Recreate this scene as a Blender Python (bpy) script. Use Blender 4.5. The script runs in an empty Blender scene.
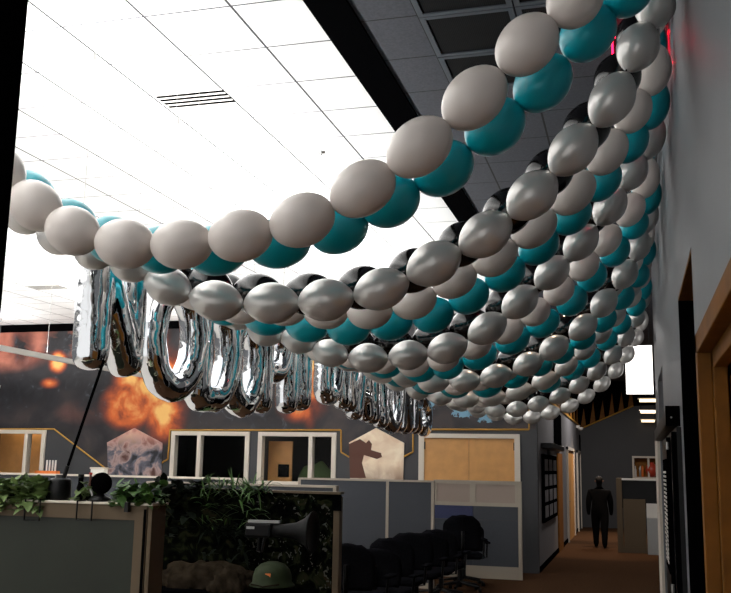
import bpy, bmesh, math, random
from mathutils import Vector, Matrix
random.seed(7)
C = bpy.context.scene.collection
PI = math.pi
CAMZ = 1.8
# ------------------------------------------------------------ camera
F, CX, CY = 938.6, 365.5, 296.5
PITCH, YAW, ROLL = .1784, -.2772, .0187
cyw, syw, cp, sp, cr, sr = math.cos(YAW), math.sin(YAW), math.cos(PITCH), math.sin(PITCH), math.cos(ROLL), math.sin(ROLL)
fwd = Vector((syw*cp, cyw*cp, sp)); rgt = Vector((cyw, -syw, 0)); upv = rgt.cross(fwd)
r2 = rgt*cr + upv*sr; u2 = -rgt*sr + upv*cr
cam = bpy.data.cameras.new('camera'); cam.sensor_width = 36; cam.lens = F/731*36; cam.clip_end = 200
co = bpy.data.objects.new('camera', cam); C.objects.link(co)
mw = Matrix((r2, u2, -fwd)).transposed().to_4x4(); mw.translation = (0, 0, CAMZ); co.matrix_world = mw
bpy.context.scene.camera = co
def at(x, y, Y):
    d = fwd + r2*((x-CX)/F) - u2*((y-CY)/F)
    d = d*(Y/d.y); return Vector((d.x, Y, d.z+CAMZ))
def atX(x, y, X):
    d = fwd + r2*((x-CX)/F) - u2*((y-CY)/F)
    d = d*(X/d.x); return Vector((X, d.y, d.z+CAMZ))
# ------------------------------------------------------------ materials
def lin(c): return tuple((v/255/12.92 if v/255 <= .04045 else ((v/255+.055)/1.055)**2.4) for v in c)+(1,)
def mat(name, col, rough=.6, metal=0, emit=None, es=0, coat=0, noise=0, nscale=8, bump=0, bscale=40, trans=0, ior=None, spec=None, sub=0):
    m = bpy.data.materials.new(name); m.use_nodes = True; nt = m.node_tree; b = nt.nodes['Principled BSDF']
    c = lin(col); b.inputs['Base Color'].default_value = c; b.inputs['Roughness'].default_value = rough; b.inputs['Metallic'].default_value = metal
    if coat: b.inputs['Coat Weight'].default_value = coat; b.inputs['Coat Roughness'].default_value = .08
    if emit: b.inputs['Emission Color'].default_value = lin(emit); b.inputs['Emission Strength'].default_value = es
    if trans: b.inputs['Transmission Weight'].default_value = trans
    if spec is not None: b.inputs['Specular IOR Level'].default_value = spec
    if noise or bump:
        tc = nt.nodes.new('ShaderNodeTexCoord')
    if noise:
        n = nt.nodes.new('ShaderNodeTexNoise'); n.inputs['Scale'].default_value = nscale; n.inputs['Detail'].default_value = 5
        nt.links.new(tc.outputs['Object'], n.inputs['Vector'])
        r = nt.nodes.new('ShaderNodeValToRGB'); r.color_ramp.elements[0].position = .3; r.color_ramp.elements[1].position = .7
        r.color_ramp.elements[0].color = tuple(v*(1-noise) for v in c[:3])+(1,); r.color_ramp.elements[1].color = tuple(min(1, v*(1+noise)) for v in c[:3])+(1,)
        nt.links.new(n.outputs['Fac'], r.inputs['Fac']); nt.links.new(r.outputs['Color'], b.inputs['Base Color'])
    if bump:
        n2 = nt.nodes.new('ShaderNodeTexNoise'); n2.inputs['Scale'].default_value = bscale; n2.inputs['Detail'].default_value = 3
        nt.links.new(tc.outputs['Object'], n2.inputs['Vector'])
        bp = nt.nodes.new('ShaderNodeBump'); bp.inputs['Strength'].default_value = bump; bp.inputs['Distance'].default_value = .02
        nt.links.new(n2.outputs['Fac'], bp.inputs['Height']); nt.links.new(bp.outputs['Normal'], b.inputs['Normal'])
    return m
class NT:   # small math-node helper
    def __init__(s, m): s.nt = m.node_tree; s.tc = s.nt.nodes.new('ShaderNodeTexCoord'); s.sep = s.nt.nodes.new('ShaderNodeSeparateXYZ'); s.nt.links.new(s.tc.outputs['Object'], s.sep.inputs[0])
    def m(s, op, a, b=None, c=None, clamp=False):
        n = s.nt.nodes.new('ShaderNodeMath'); n.operation = op; n.use_clamp = clamp
        for i, v in enumerate((a, b, c)):
            if v is None: continue
            if isinstance(v, (int, float)): n.inputs[i].default_value = v
            else: s.nt.links.new(v, n.inputs[i])
        return n.outputs[0]
    def noise(s, scale, detail=4, dist=0, vec=None):
        n = s.nt.nodes.new('ShaderNodeTexNoise'); n.inputs['Scale'].default_value = scale; n.inputs['Detail'].default_value = detail; n.inputs['Distortion'].default_value = dist
        s.nt.links.new(vec or s.tc.outputs['Object'], n.inputs['Vector']); return n.outputs['Fac']
    def mix(s, fac, a, b):
        n = s.nt.nodes.new('ShaderNodeMix'); n.data_type = 'RGBA'
        for k, v in ((0, fac), (6, a), (7, b)):
            if isinstance(v, (tuple, int, float)): n.inputs[k].default_value = v
            else: s.nt.links.new(v, n.inputs[k])
        return n.outputs[2]
    def ramp(s, fac, stops):
        r = s.nt.nodes.new('ShaderNodeValToRGB'); e = r.color_ramp.elements
        while len(e) < len(stops): e.new(.5)
        for i, (p, c) in enumerate(stops): e[i].position = p; e[i].color = c if len(c) == 4 else lin(c)
        s.nt.links.new(fac, r.inputs['Fac']); return r.outputs['Color']
    def out(s, col, sock='Base Color'): s.nt.links.new(col, s.nt.nodes['Principled BSDF'].inputs[sock])
def tile_mat(name, col, linecol, x0, y0, hw, rough=.9, noise=0):
    m = mat(name, col, rough); t = NT(m)
    def ln(o, v0, w):
        a = t.m('SUBTRACT', o, v0-.3048-6.096*20); a = t.m('DIVIDE', a, .6096); a = t.m('FRACT', a); a = t.m('SUBTRACT', a, .5); a = t.m('ABSOLUTE', a)
        return t.m('LESS_THAN', a, w/.6096)
    l = t.m('MAXIMUM', ln(t.sep.outputs[0], x0, hw), ln(t.sep.outputs[1], y0, hw*.8))
    base = lin(col)
    if noise: base = t.ramp(t.noise(60, 3), [(.35, tuple(v*(1-noise) for v in lin(col)[:3])+(1,)), (.65, lin(col))])
    t.out(t.mix(l, base, lin(linecol))); return m
M = dict(
 white_bal=mat('white latex', (222, 214, 208), .32, coat=.25),
 teal_bal=mat('teal latex', (0, 162, 178), .3, coat=.15),
 silver_bal=mat('silver pearl latex', (210, 207, 204), .3, .38, coat=.35),
 black_bal=mat('black latex', (6, 6, 8), .14, coat=.3),
 foil=mat('silver foil', (235, 238, 242), .06, 1, bump=.04, bscale=25),
 wall=mat('grey wall paint', (112, 114, 118), .42, noise=.05, nscale=2, bump=.1, bscale=120),
 wall_dark=mat('charcoal wall paint', (62, 63, 66), .6, noise=.05, nscale=2),
 wall_cor=mat('corridor wall paint', (120, 120, 124), .55),
 black=mat('black paint', (6, 6, 7), 1, spec=0),
 blackgloss=mat('black plastic', (8, 8, 9), .35, spec=.25),
 chairfab=mat('black mesh fabric', (20, 20, 23), .9, noise=.3, nscale=60, spec=0),
 gold=mat('gold trim', (196, 148, 62), .4, .2),
 frame=mat('cream frame', (214, 204, 190), .5),
 wood=mat('maple veneer', (205, 150, 88), .45, noise=.1, nscale=5),
 brownwood=mat('stained oak', (120, 76, 22), .6, spec=.2, noise=.2, nscale=6),
 metal=mat('grey metal', (160, 160, 158), .35, .8),
 whitemetal=mat('white enamel', (220, 218, 212), .4),
 fabric=mat('blue grey partition fabric', (64, 67, 73), .9, noise=.12, nscale=90),
 fabric_bluelit=mat('blue-lit partition fabric', (54, 60, 92), .9, noise=.12, nscale=90),  # blue light falling on the fabric, put into its colour
 trans=mat('frosted panel', (150, 134, 124), .5),
 pframe=mat('pale partition frame', (160, 150, 136), .5),
 beige=mat('beige laminate', (100, 86, 68), .6, spec=.2),
 glassdark=mat('dark glossy panel', (34, 39, 30), .45, spec=.3, noise=.25, nscale=1.6),
 leaf=mat('plastic leaf green', (62, 96, 36), .55, noise=.4, nscale=14),
 leafl=mat('pale leaf green', (104, 126, 72), .55, noise=.4, nscale=14),
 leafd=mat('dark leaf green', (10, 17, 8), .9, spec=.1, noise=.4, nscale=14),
 olive=mat('olive helmet paint', (40, 49, 28), .7, spec=.2, noise=.15, nscale=20),
 red=mat('red enamel', (180, 40, 35), .4),
 tan=mat('camouflage cloth', (38, 32, 25), 1, spec=0, noise=.5, nscale=12),
 carpet=mat('brown carpet', (70, 50, 36), 1, spec=0, noise=.2, nscale=30, bump=.3, bscale=300),
 redglow=mat('red sign glow', (255, 20, 50), .4, emit=(255, 20, 60), es=6),
 darkplate=mat('sign plate', (60, 8, 14), .2),
 rubber=mat('black rubberised paint', (12, 12, 13), .6, spec=.15),
 suit=mat('dark clothing', (8, 8, 10), .95, spec=.1),
 skin=mat('skin', (120, 85, 70), .6),
 hair=mat('dark hair', (18, 15, 14), .8),
 paper=mat('paper', (215, 210, 205), .8),
 orange=mat('orange plastic', (210, 110, 40), .5),
 pot=mat('red vase glaze', (190, 70, 50), .3),
 lampglow=mat('lamp diffuser', (255, 255, 255), .5, emit=(255, 250, 244), es=1.6),
 striplight=mat('strip lamp', (255, 255, 255), .5, emit=(255, 225, 180), es=1.5),
 pendant=mat('pendant housing', (215, 212, 206), .4),
)
M['ceil_light'] = tile_mat('white ceiling tile', (238, 238, 238), (60, 60, 64), -3.58, 5.06, .009)
M['ceil_dark'] = tile_mat('shade-toned ceiling tile', (74, 76, 84), (18, 18, 20), -1.24, 5.46, .008, noise=.25)  # shade of the unlit side is put into this tile colour
def grille_mat():
    m = mat('perforated black mesh', (22, 22, 24), .9, spec=.15); t = NT(m)
    a = t.m('SINE', t.m('MULTIPLY', t.m('ADD', t.sep.outputs[0], t.sep.outputs[1]), 260)); b = t.m('SINE', t.m('MULTIPLY', t.m('SUBTRACT', t.sep.outputs[0], t.sep.outputs[1]), 260))
    t.out(t.mix(t.m('GREATER_THAN', t.m('MULTIPLY', a, b), .1), lin((6, 6, 7)), lin((24, 24, 26)))); return m
M['grille'] = grille_mat()
# ------------------------------------------------------------ mesh helpers
def obj(name, bm, m, parent=None, smooth=False, loc=None, bevel=0):
    me = bpy.data.meshes.new(name); bmesh.ops.recalc_face_normals(bm, faces=bm.faces[:]); bm.to_mesh(me); bm.free()
    if smooth:
        for p in me.polygons: p.use_smooth = True
    if m: me.materials.append(m)
    o = bpy.data.objects.new(name, me); C.objects.link(o)
    if parent: o.parent = parent
    if loc is not None: o.location = loc
    if bevel:
        md = o.modifiers.new('b', 'BEVEL'); md.width = bevel; md.segments = 2; md.limit_method = 'ANGLE'
    return o
def bx(bm, x0, x1, y0, y1, z0, z1):
    r = bmesh.ops.create_cube(bm, size=1)['verts']
    for v in r: v.co = Vector(((x0+x1)/2+v.co.x*(x1-x0), (y0+y1)/2+v.co.y*(y1-y0), (z0+z1)/2+v.co.z*(z1-z0)))
    return r
def box(*a):
    bm = bmesh.new(); bx(bm, *a); return bm
def tag(o, label, cat=None, group=None, kind=None):
    o['label'] = label
    if cat: o['category'] = cat
    if group: o['group'] = group
    if kind: o['kind'] = kind
    return o
def thing(name, label, cat, loc=(0, 0, 0), group=None, rz=0):
    o = bpy.data.objects.new(name, None); C.objects.link(o); o.location = loc; o.rotation_euler = (0, 0, rz); o.empty_display_size = .1
    return tag(o, label, cat, group)
def struct(name, bm, m, label=None, **k):
    o = obj(name, bm, m, **k); o['kind'] = 'structure'
    if label: o['label'] = label
    return o
def tube(bm, pts, r, n=8, caps=True, flat=1):
    pts = [Vector(p) for p in pts]; rings = []; rr = r if isinstance(r, (list, tuple)) else [r]*len(pts)
    nrm = None
    for i, p in enumerate(pts):
        t = (pts[min(i+1, len(pts)-1)]-pts[max(i-1, 0)]).normalized()
        if nrm is None:
            nrm = t.orthogonal().normalized()
        nrm = (nrm - t*nrm.dot(t)).normalized(); b = t.cross(nrm)
        rings.append([bm.verts.new(p+(nrm*math.cos(2*PI*k/n)+b*math.sin(2*PI*k/n)*flat)*rr[i]) for k in range(n)])
    for a, b in zip(rings, rings[1:]):
        for k in range(n): bm.faces.new((a[k], a[(k+1) % n], b[(k+1) % n], b[k]))
    if caps: bm.faces.new(rings[0]); bm.faces.new(rings[-1])
    return bm
def T(pts, r, n=8, **k): return tube(bmesh.new(), pts, r, n, **k)
def lathe(prof, n=24, axis='z'):
    bm = bmesh.new(); rings = []
    for r, h in prof:
        ring = []
        for k in range(n):
            a = 2*PI*k/n; c, s = r*math.cos(a), r*math.sin(a)
            ring.append(bm.verts.new((c, s, h) if axis == 'z' else ((h, c, s) if axis == 'x' else (c, h, s))))
        rings.append(ring)
    for a, b in zip(rings, rings[1:]):
        for k in range(n): bm.faces.new((a[k], a[(k+1) % n], b[(k+1) % n], b[k]))
    for r in (rings[0], rings[-1]):
        bm.faces.new(r)
    bmesh.ops.remove_doubles(bm, verts=bm.verts[:], dist=1e-5)
    return bm
def prism(poly, lo, hi, axis='y'):     # polygon (a,b) extruded along axis
    bm = bmesh.new(); f = {'y': lambda a, b, c: (a, c, b), 'x': lambda a, b, c: (c, a, b), 'z': lambda a, b, c: (a, b, c)}[axis]
    A = [bm.verts.new(f(a, b, lo)) for a, b in poly]; B = [bm.verts.new(f(a, b, hi)) for a, b in poly]
    bm.faces.new(A); bm.faces.new(B)
    for i in range(len(poly)): j = (i+1) % len(poly); bm.faces.new((A[i], A[j], B[j], B[i]))
    return bm
def wall_holes(u0, u1, z0, z1, holes, lo, hi, axis):
    us = sorted({u0, u1}|{h[0] for h in holes}|{h[1] for h in holes}); zs = sorted({z0, z1}|{h[2] for h in holes}|{h[3] for h in holes})
    bm = bmesh.new()
    for a, b in zip(us, us[1:]):
        for c, d in zip(zs, zs[1:]):
            mu, mz = (a+b)/2, (c+d)/2
            if any(h[0] < mu < h[1] and h[2] < mz < h[3] for h in holes): continue
            if axis == 'y': bx(bm, a, b, lo, hi, c, d)
            else: bx(bm, lo, hi, a, b, c, d)
    bmesh.ops.remove_doubles(bm, verts=bm.verts[:], dist=1e-4)
    return bm
# ------------------------------------------------------------ room shell
CZ = CAMZ+2.842      # ceiling height
YB, XR, XC, YE = 17.2, .3, -1.65, 31.5
struct('floor', box(-4.6, 4, -3, 33, -.1, 0), M['carpet'])
struct('floor', box(-16, -4.6, -3, 33, -.1, 0), mat('bounce-pale office floor', (176, 172, 166), .6, noise=.04), 'unseen floor of the office area, made pale to bounce light up')  # out of view; pale colour chosen to throw light up at the balloons
struct('ceiling', box(-16, -1.88, -3, 17.4, CZ, CZ+.1), M['ceil_light'], 'white tiled ceiling lit by the uplights')
struct('ceiling', box(-1.62, 4, -3, 33, CZ, CZ+.1), M['ceil_dark'], 'tiled ceiling on the corridor side, its lack of light put into the dark colour')
struct('trim_1', box(-1.88, -1.62, -3, 17.4, CZ-.02, CZ+.1), M['black'], 'black band between the white and the dark ceiling')
oy = [(-13.4, -11.76), (-8.84, -7.2), (-6.98, -5.43), (-3.79, -1.97)]
holes = [(a, b, 1.42, 2.39) for a, b in oy]
struct('wall_back', wall_holes(-16, XC, 0, CZ, holes, YB, YB+.2, 'y'), M['wall_dark'])
struct('wall_left', box(-16.1, -16, -3, 17.4, 0, CZ), M['wall'])
RH = [(4.68, 6.12, 0, CAMZ+1.07), (1.6, 4.5, 0, CAMZ+.585), (9.6, 11.3, 0, CAMZ+1.02)]
struct('wall_right', wall_holes(-3, 12.6, 0, CZ, RH, XR, XR+.22, 'x'), M['wall'])
struct('wall_corridor_left', box(XC-.1, XC, YB+.2, YE, 0, CZ), M['wall_cor'])
struct('wall_corridor_end', box(XC-.1, 4, YE, YE+.1, 0, CZ), M['wall_dark'])
struct('wall_corridor_right', box(4, 4.1, 12.6, YE, 0, CZ), M['wall_dark'])
struct('trim_2', box(-16, XC, YB-.03, YB, CZ-.16, CZ), M['black'], 'black band along the top of the mural wall')
struct('baseboard_corridor', box(XC, XC+.015, YB+.2, YE, 0, .1), M['black'])
# mural above the windows
def wz(x, y): p = at(x, y, YB-.01); return (p.x, p.z)
gl = [(-20, 429), (54, 429), (105, 468)]
mp = [wz(*p) for p in [(-60, 328), (532, 322), (532, 429), (413, 429.5), (413, 452), (404, 457), (348, 457), (341, 452), (341, 430), (170, 430), (168, 459), (153, 468), (105, 468), (54, 429), (-60, 429)]]
mp[0] = (-15.9, CZ-.16); mp[1] = (XC-.02, CZ-.16); mp[2] = (XC-.02, mp[2][1]); mp[14] = (-15.9, mp[14][1])
def mural_mat():
    m = mat('printed battle mural', (60, 55, 55), .55); t = NT(m); X, Z = t.sep.outputs[0], t.sep.outputs[2]
    n1 = t.noise(1.4, 6, .6); n2 = t.noise(3.5, 5, 1.2)
    def blob(x, y, rx, rz, k=1):
        c = wz(x, y); a = t.m('DIVIDE', t.m('SUBTRACT', X, c[0]), rx); b = t.m('DIVIDE', t.m('SUBTRACT', Z, c[1]), rz)
        d = t.m('SQRT', t.m('ADD', t.m('MULTIPLY', a, a), t.m('MULTIPLY', b, b)))
        return t.m('MULTIPLY', t.m('SUBTRACT', 1, d, clamp=True), k)
    def add(*bs):
        r = bs[0]
        for b in bs[1:]: r = t.m('MAXIMUM', r, b)
        return r
    base = t.ramp(n1, [(.3, (20, 20, 24)), (.48, (42, 40, 44)), (.62, (64, 54, 54)), (.75, (52, 50, 54))])
    sky = t.m('MULTIPLY', add(blob(5, 338, 1.7, .8, 2.6), blob(50, 332, 1.3, .5, 2.2), blob(90, 340, .9, .6, 2.4), blob(85, 412, .8, .3, .5)), t.m('ADD', n2, .5), clamp=True)
    c = t.mix(sky, base, t.ramp(n1, [(.35, (130, 66, 52)), (.65, (196, 124, 104))]))
    sol = t.m('MULTIPLY', add(blob(60, 342, .5, .45, 3), blob(68, 375, 1.0, .55, 2.6), blob(25, 392, 1.5, .5, 2.4), blob(22, 345, .38, .5, 2), blob(95, 395, .9, .8, 2), blob(205, 398, .9, .7, 2.2), blob(268, 412, 1.4, .5, 2.2)), t.m('MULTIPLY', n2, 1.45), clamp=True)
    c = t.mix(sol, c, t.ramp(n2, [(.35, (16, 17, 22)), (.6, (38, 38, 44)), (.75, (84, 86, 98))]))
    fire = t.m('MULTIPLY', add(blob(142, 345, .7, 1.3, 1.7), blob(150, 380, .95, .9, 2.0), blob(130, 405, .8, .6, 1.7), blob(165, 412, .6, .7, 1.6), blob(58, 362, .28, .3, 1.7), blob(50, 383, .3, .15, 1.2), blob(311, 372, .3, 1.2, 1.9), blob(302, 408, .6, .35, 1.2)), t.m('ADD', t.m('MULTIPLY', t.noise(1.9, 7, .3), 2.1), -.45), clamp=True)
    c = t.mix(t.m('MULTIPLY', fire, 2.4, clamp=True), c, t.ramp(fire, [(.0, (60, 28, 20)), (.25, (150, 60, 30)), (.5, (220, 108, 46)), (.85, (252, 200, 116))]))
    sh = t.m('GREATER_THAN', t.m('MULTIPLY', add(blob(430, 395, .35, .5, 2), blob(463, 410, .5, .3, 1.7), blob(487, 418, .35, .3, 1.6)), t.noise(5, 3, 2)), .5)
    c = t.mix(sh, c, lin((120, 165, 190)))
    t.out(c); return m
mu = obj('wall_mural', prism(mp, YB-.012, YB-.002), mural_mat())
tag(mu, 'large printed battle scene mural with orange explosions across the back wall', 'mural')
def trim_line(name, pts, r, m, label, Y=YB-.02, fn=None):
    P = [at(x, y, Y) if fn is None else fn(x, y) for x, y in pts]; bm = bmesh.new()
    for a, b in zip(P, P[1:]): tube(bm, [a, b], r, 6)
    return struct(name, bm, m, label)
trim_line('trim_3', [(-20, 429), (54, 429), (105, 468)], .016, M['gold'], 'gold line round the left window')
trim_line('trim_4', [(153, 468), (168, 459), (170, 430), (341, 430), (341, 452), (349, 457)], .016, M['gold'], 'gold line above the two middle windows')
trim_line('trim_5', [(403, 457), (413, 452), (413, 429.5), (529, 429.5), (529, 385)], .016, M['gold'], 'gold line above the maple shutters')
trim_line('trim_6', [(-30, 327), (534, 321)], .01, M['gold'], 'gold line along the top of the mural')
# windows of the back wall
def window(n, x0, x1, z0, z1, mull, label):
    w = struct('window_%d' % n, wall_holes(x0-.02, x1+.02, z0-.02, z1+.02, [(x0+.07, mull-.04, z0+.06, z1-.06), (mull+.04, x1-.07, z0+.06, z1-.06)], YB-.04, YB+.12, 'y'), M['frame'], label, bevel=.006)
    g = obj('pane', box(x0+.06, x1-.06, YB+.05, YB+.056, z0+.05, z1-.05), M['pane'], w)
    return w
M['pane'] = mat('window pane', (255, 255, 255), .02, trans=1); M['pane'].node_tree.nodes['Principled BSDF'].inputs['IOR'].default_value = 1.12
window(1, oy[0][0], oy[0][1], 1.42, 2.39, -12.2, 'window at the left edge with brown office behind')
window(2, oy[1][0], oy[1][1], 1.42, 2.39, -8.25, 'window between the two hexagon pictures, left one')
window(3, oy[2][0], oy[2][1], 1.42, 2.39, -5.92, 'window with an open wooden door seen inside')
# offices behind the windows
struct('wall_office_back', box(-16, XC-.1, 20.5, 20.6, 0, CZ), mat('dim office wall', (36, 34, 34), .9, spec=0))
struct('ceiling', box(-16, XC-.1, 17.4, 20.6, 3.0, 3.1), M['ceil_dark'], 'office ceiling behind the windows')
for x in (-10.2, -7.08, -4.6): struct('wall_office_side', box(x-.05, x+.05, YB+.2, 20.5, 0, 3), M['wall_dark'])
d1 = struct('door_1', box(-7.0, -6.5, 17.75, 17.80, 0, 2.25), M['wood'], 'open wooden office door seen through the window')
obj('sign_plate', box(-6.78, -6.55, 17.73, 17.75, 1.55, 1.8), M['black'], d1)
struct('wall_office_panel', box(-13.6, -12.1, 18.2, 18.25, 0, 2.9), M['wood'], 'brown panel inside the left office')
bm = bmesh.new(); bmesh.ops.create_uvsphere(bm, u_segments=24, v_segments=12, radius=1)
for v in bm.verts: v.co = Vector((v.co.x*.42, v.co.y*.2, max(-.2, v.co.z)*.42*(1+.12*math.sin(7*v.co.x))))
t = thing('green_armchair', 'green rounded armchair back seen through the right pane of the middle window', 'armchair', (-6.15, 18.3, 0))
obj('backrest', bm, mat('green upholstery', (78, 104, 62), .9), t, smooth=True, loc=(0, 0, 1.42)); obj('seat', box(-.42, .42, -.8, -.05, .3, .5), mat('green seat upholstery', (78, 104, 62), .9), t, bevel=.04); obj('pedestal', box(-.36, .36, -.7, .15, 0, 1.35), M['leafd'], t)
# shutters
sh = thing('shutter_cabinet', 'white framed pair of maple wood shutters in the back wall', 'cabinet', ((oy[3][0]+oy[3][1])/2, YB, 1.42))
a, b = oy[3]; cxs = (a+b)/2
obj('frame', wall_holes(a-cxs-.02, b-cxs+.02, -.02, .99, [(a-cxs+.08, b-cxs-.08, .0, .91)], -.04, .12, 'y'), M['frame'], sh)
for s in (-1, 1):
    x0, x1 = (a-cxs+.08, -.004) if s < 0 else (.004, b-cxs-.08)
    d = obj('door', box(x0, x1, .0, .03, .0, .91), M['wood'], sh)
    obj('hinge', box((x0 if s < 0 else x1-.02), (x0+.02 if s < 0 else x1), -.012, .0, .70, .84), M['blackgloss'], d)
# hexagon pictures
def hexmat(kind):
    m = mat('hexagon print '+kind, (200, 180, 160), .5); t = NT(m)
    n = t.noise(3.6, 7, .5); z = t.sep.outputs[2]
    if kind == 'a':
        c = t.ramp(n, [(.38, (28, 30, 36)), (.47, (96, 96, 108)), (.55, (176, 150, 146)), (.66, (84, 48, 40))])
        up = t.m('MULTIPLY', t.m('SUBTRACT', z, 2.0), 2.4, clamp=True); c = t.mix(up, c, t.ramp(n, [(.4, (235, 190, 165)), (.65, (190, 130, 120))]))
    else:
        dk = t.m('MULTIPLY', t.m('SUBTRACT', 1.85, z), 2.2, clamp=True)
        c = t.mix(t.m('MULTIPLY', dk, t.m('MULTIPLY', n, 1.7), clamp=True), t.ramp(n, [(.35, (250, 232, 205)), (.65, (225, 195, 165))]), lin((120, 90, 75)))
    t.out(c); return m
for px, kind, label in ((134, 'a', 'hexagon picture of grey wreckage under a pink sky, above the left ledge'), (376, 'b', 'hexagon picture of a brown silhouette against pale cream light')):
    t = thing('hexagon_picture', label, 'picture', at(px, 478, YB-.03)); o = Vector(t.location)
    pts = [(px-27, 442.5), (px, 428), (px+28, 443), (px+27, 480), (px-26, 480)]
    pr = obj('print', prism([((at(x, y, YB-.05)-o).x, (at(x, y, YB-.05)-o).z) for x, y in pts], -.02, .01), None, t)
    mm = hexmat(kind); pr.data.materials.append(mm)
    # shift coordinate test to world height
    for nd in mm.node_tree.nodes:
        if nd.type == 'MATH' and nd.operation == 'SUBTRACT':
            for i in (0, 1):
                if not nd.inputs[i].is_linked and nd.inputs[i].default_value > 1.5: nd.inputs[i].default_value -= o.z
    if kind == 'b':
        sil = [(349, 444), (360, 439), (366, 443), (369, 440), (372, 444), (371, 450), (381, 453), (382, 457), (377, 459), (364, 455), (362, 463), (366, 478), (350, 478)]
        obj('silhouette', prism([((at(x, y, YB-.05)-o).x, (at(x, y, YB-.05)-o).z) for x, y in sil], -.024, -.02), M['silh'] if 'silh' in M else mat('silhouette brown', (88, 50, 36), .6), t)
# ------------------------------------------------------------ right wall details
struct('trim_7', box(XR+.22, XR+.26, 4.6, 6.2, 0, 3.0), M['black'], 'black back of the tall recess')
bm = bmesh.new(); bx(bm, XR+.002, XR+.22, 6.115, 6.13, 0, CAMZ+1.07); bx(bm, XR+.002, XR+.22, 4.665, 4.685, 0, CAMZ+1.07)
struct('trim_8', bm, M['black'], 'black jambs of the tall recess')
struct('trim_9', box(XR+.002, XR+.22, 4.68, 6.12, CAMZ+1.055, CAMZ+1.075), M['brownwood'], 'brown underside of the tall recess')
struct('trim_10', box(XR+.2, XR+.24, 9.5, 11.4, 0, CAMZ+1.1), M['black'], 'black back of the far recess')
bm = bmesh.new()      # stepped oak frame of the near door
zt = CAMZ+.585
for i, (xx, w) in enumerate(((XR-.012, .10), (XR+.05, .13), (XR+.12, .17), (XR+.19, .21))):
    bx(bm, xx, xx+.06 if i else XR+.05, 4.5-w if i else 4.42, 4.52 if i == 0 else 4.5, 0, zt+(.03 if i == 0 else 0))
    bx(bm, xx, xx+.06 if i else XR+.05, 1.6, 4.52 if i == 0 else 4.5, zt-w if i else zt-.06, zt+(.03 if i == 0 else 0))
fr = struct('door_2', bm, M['brownwood'], 'oak door frame at the right edge', bevel=.005)
obj('door_leaf', box(XR+.25, XR+.30, 1.5, 4.5, 0, zt), M['brownwood'], fr)
d3 = struct('door_3', box(XR-.03, XR, 6.35, 9.5, 0, CAMZ+.28), M['blackgloss'], 'black glass door on the right wall')
obj('door_rail', box(XR-.06, XR-.03, 6.35, 6.45, 0, CAMZ+.25), M['black'], d3)
obj('door_rail', box(XR-.06, XR-.03, 7.4, 7.46, 0, CAMZ+.25), M['black'], d3)
for z in (.95, 1.0, 1.95): obj('hinge', T([(XR-.07, 6.9, z), (XR-.07, 6.9, z+.05)], .012), M['metal'], d3)
t = thing('poster', 'narrow black poster with columns of white print on the right wall door', 'poster', (XR-.035, 8.5, CAMZ-.75))
obj('sheet', box(-.012, -.004, -.45, .45, -.05, .85), M['black'], t)
bm = bmesh.new()
for k in range(22):
    for c0 in (-.35, .02):
        L = random.uniform(.18, .33); bx(bm, -.016, -.0125, c0, c0+L, .02+k*.034, .02+k*.034+.018)
obj('printed_text', bm, M['paper'], t)
t = thing('door_closer_box', 'black housing box jutting from the right wall above the black glass door', 'housing', (XR, 6.45, CAMZ+.28))
obj('housing', box(-.085, 0, 0, 3.6, .02, .13), M['blackgloss'], t, bevel=.01)
obj('end_cap', box(-.09, .0, -.02, 0, .01, .14), M['black'], t)
obj('indicator', box(-.06, -.05, -.026, -.02, .06, .07), M['metal'], t)
struct('trim_11', box(XR-.03, XR, 11.4, 12.62, 0, CAMZ+.42), M['frame'], 'cream end trim of the right wall')
# exit sign, hung under the ceiling
t = thing('exit_sign', 'red glowing exit sign hung from the dark ceiling behind the silver balloons', 'sign', (.115, 5.98, CZ))
obj('plate', box(-.165, .165, -.006, .006, -.25, -.04), M['darkplate'], t)
bm = bmesh.new()
for b_ in ((-.17, .17, -.052, -.04), (-.17, .17, -.255, -.243), (-.17, -.157, -.255, -.04), (.157, .17, -.255, -.04)): bx(bm, b_[0], b_[1], -.012, .012, b_[2], b_[3])
obj('glowing_edge', bm, M['redglow'], t)
bm = bmesh.new(); S = lambda x0, x1, z0, z1: bx(bm, x0, x1, -.012, -.007, z0, z1)
zb, zt2 = -.215, -.08
S(-.13, -.112, zb, zt2); S(-.112, -.07, zb, zb+.018); S(-.112, -.07, zt2-.018, zt2); S(-.112, -.078, -.157, -.139)
tube(bm, [(-.05, -.01, zb), (.005, -.01, zt2)], .009, 6); tube(bm, [(.005, -.01, zb), (-.05, -.01, zt2)], .009, 6)
S(.03, .048, zb, zt2); S(.068, .13, zt2-.018, zt2); S(.09, .108, zb, zt2)
obj('exit_lettering', bm, M['redglow'], t)
obj('mount', box(-.08, .08, -.02, .02, -.04, 0), M['black'], t)
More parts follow.
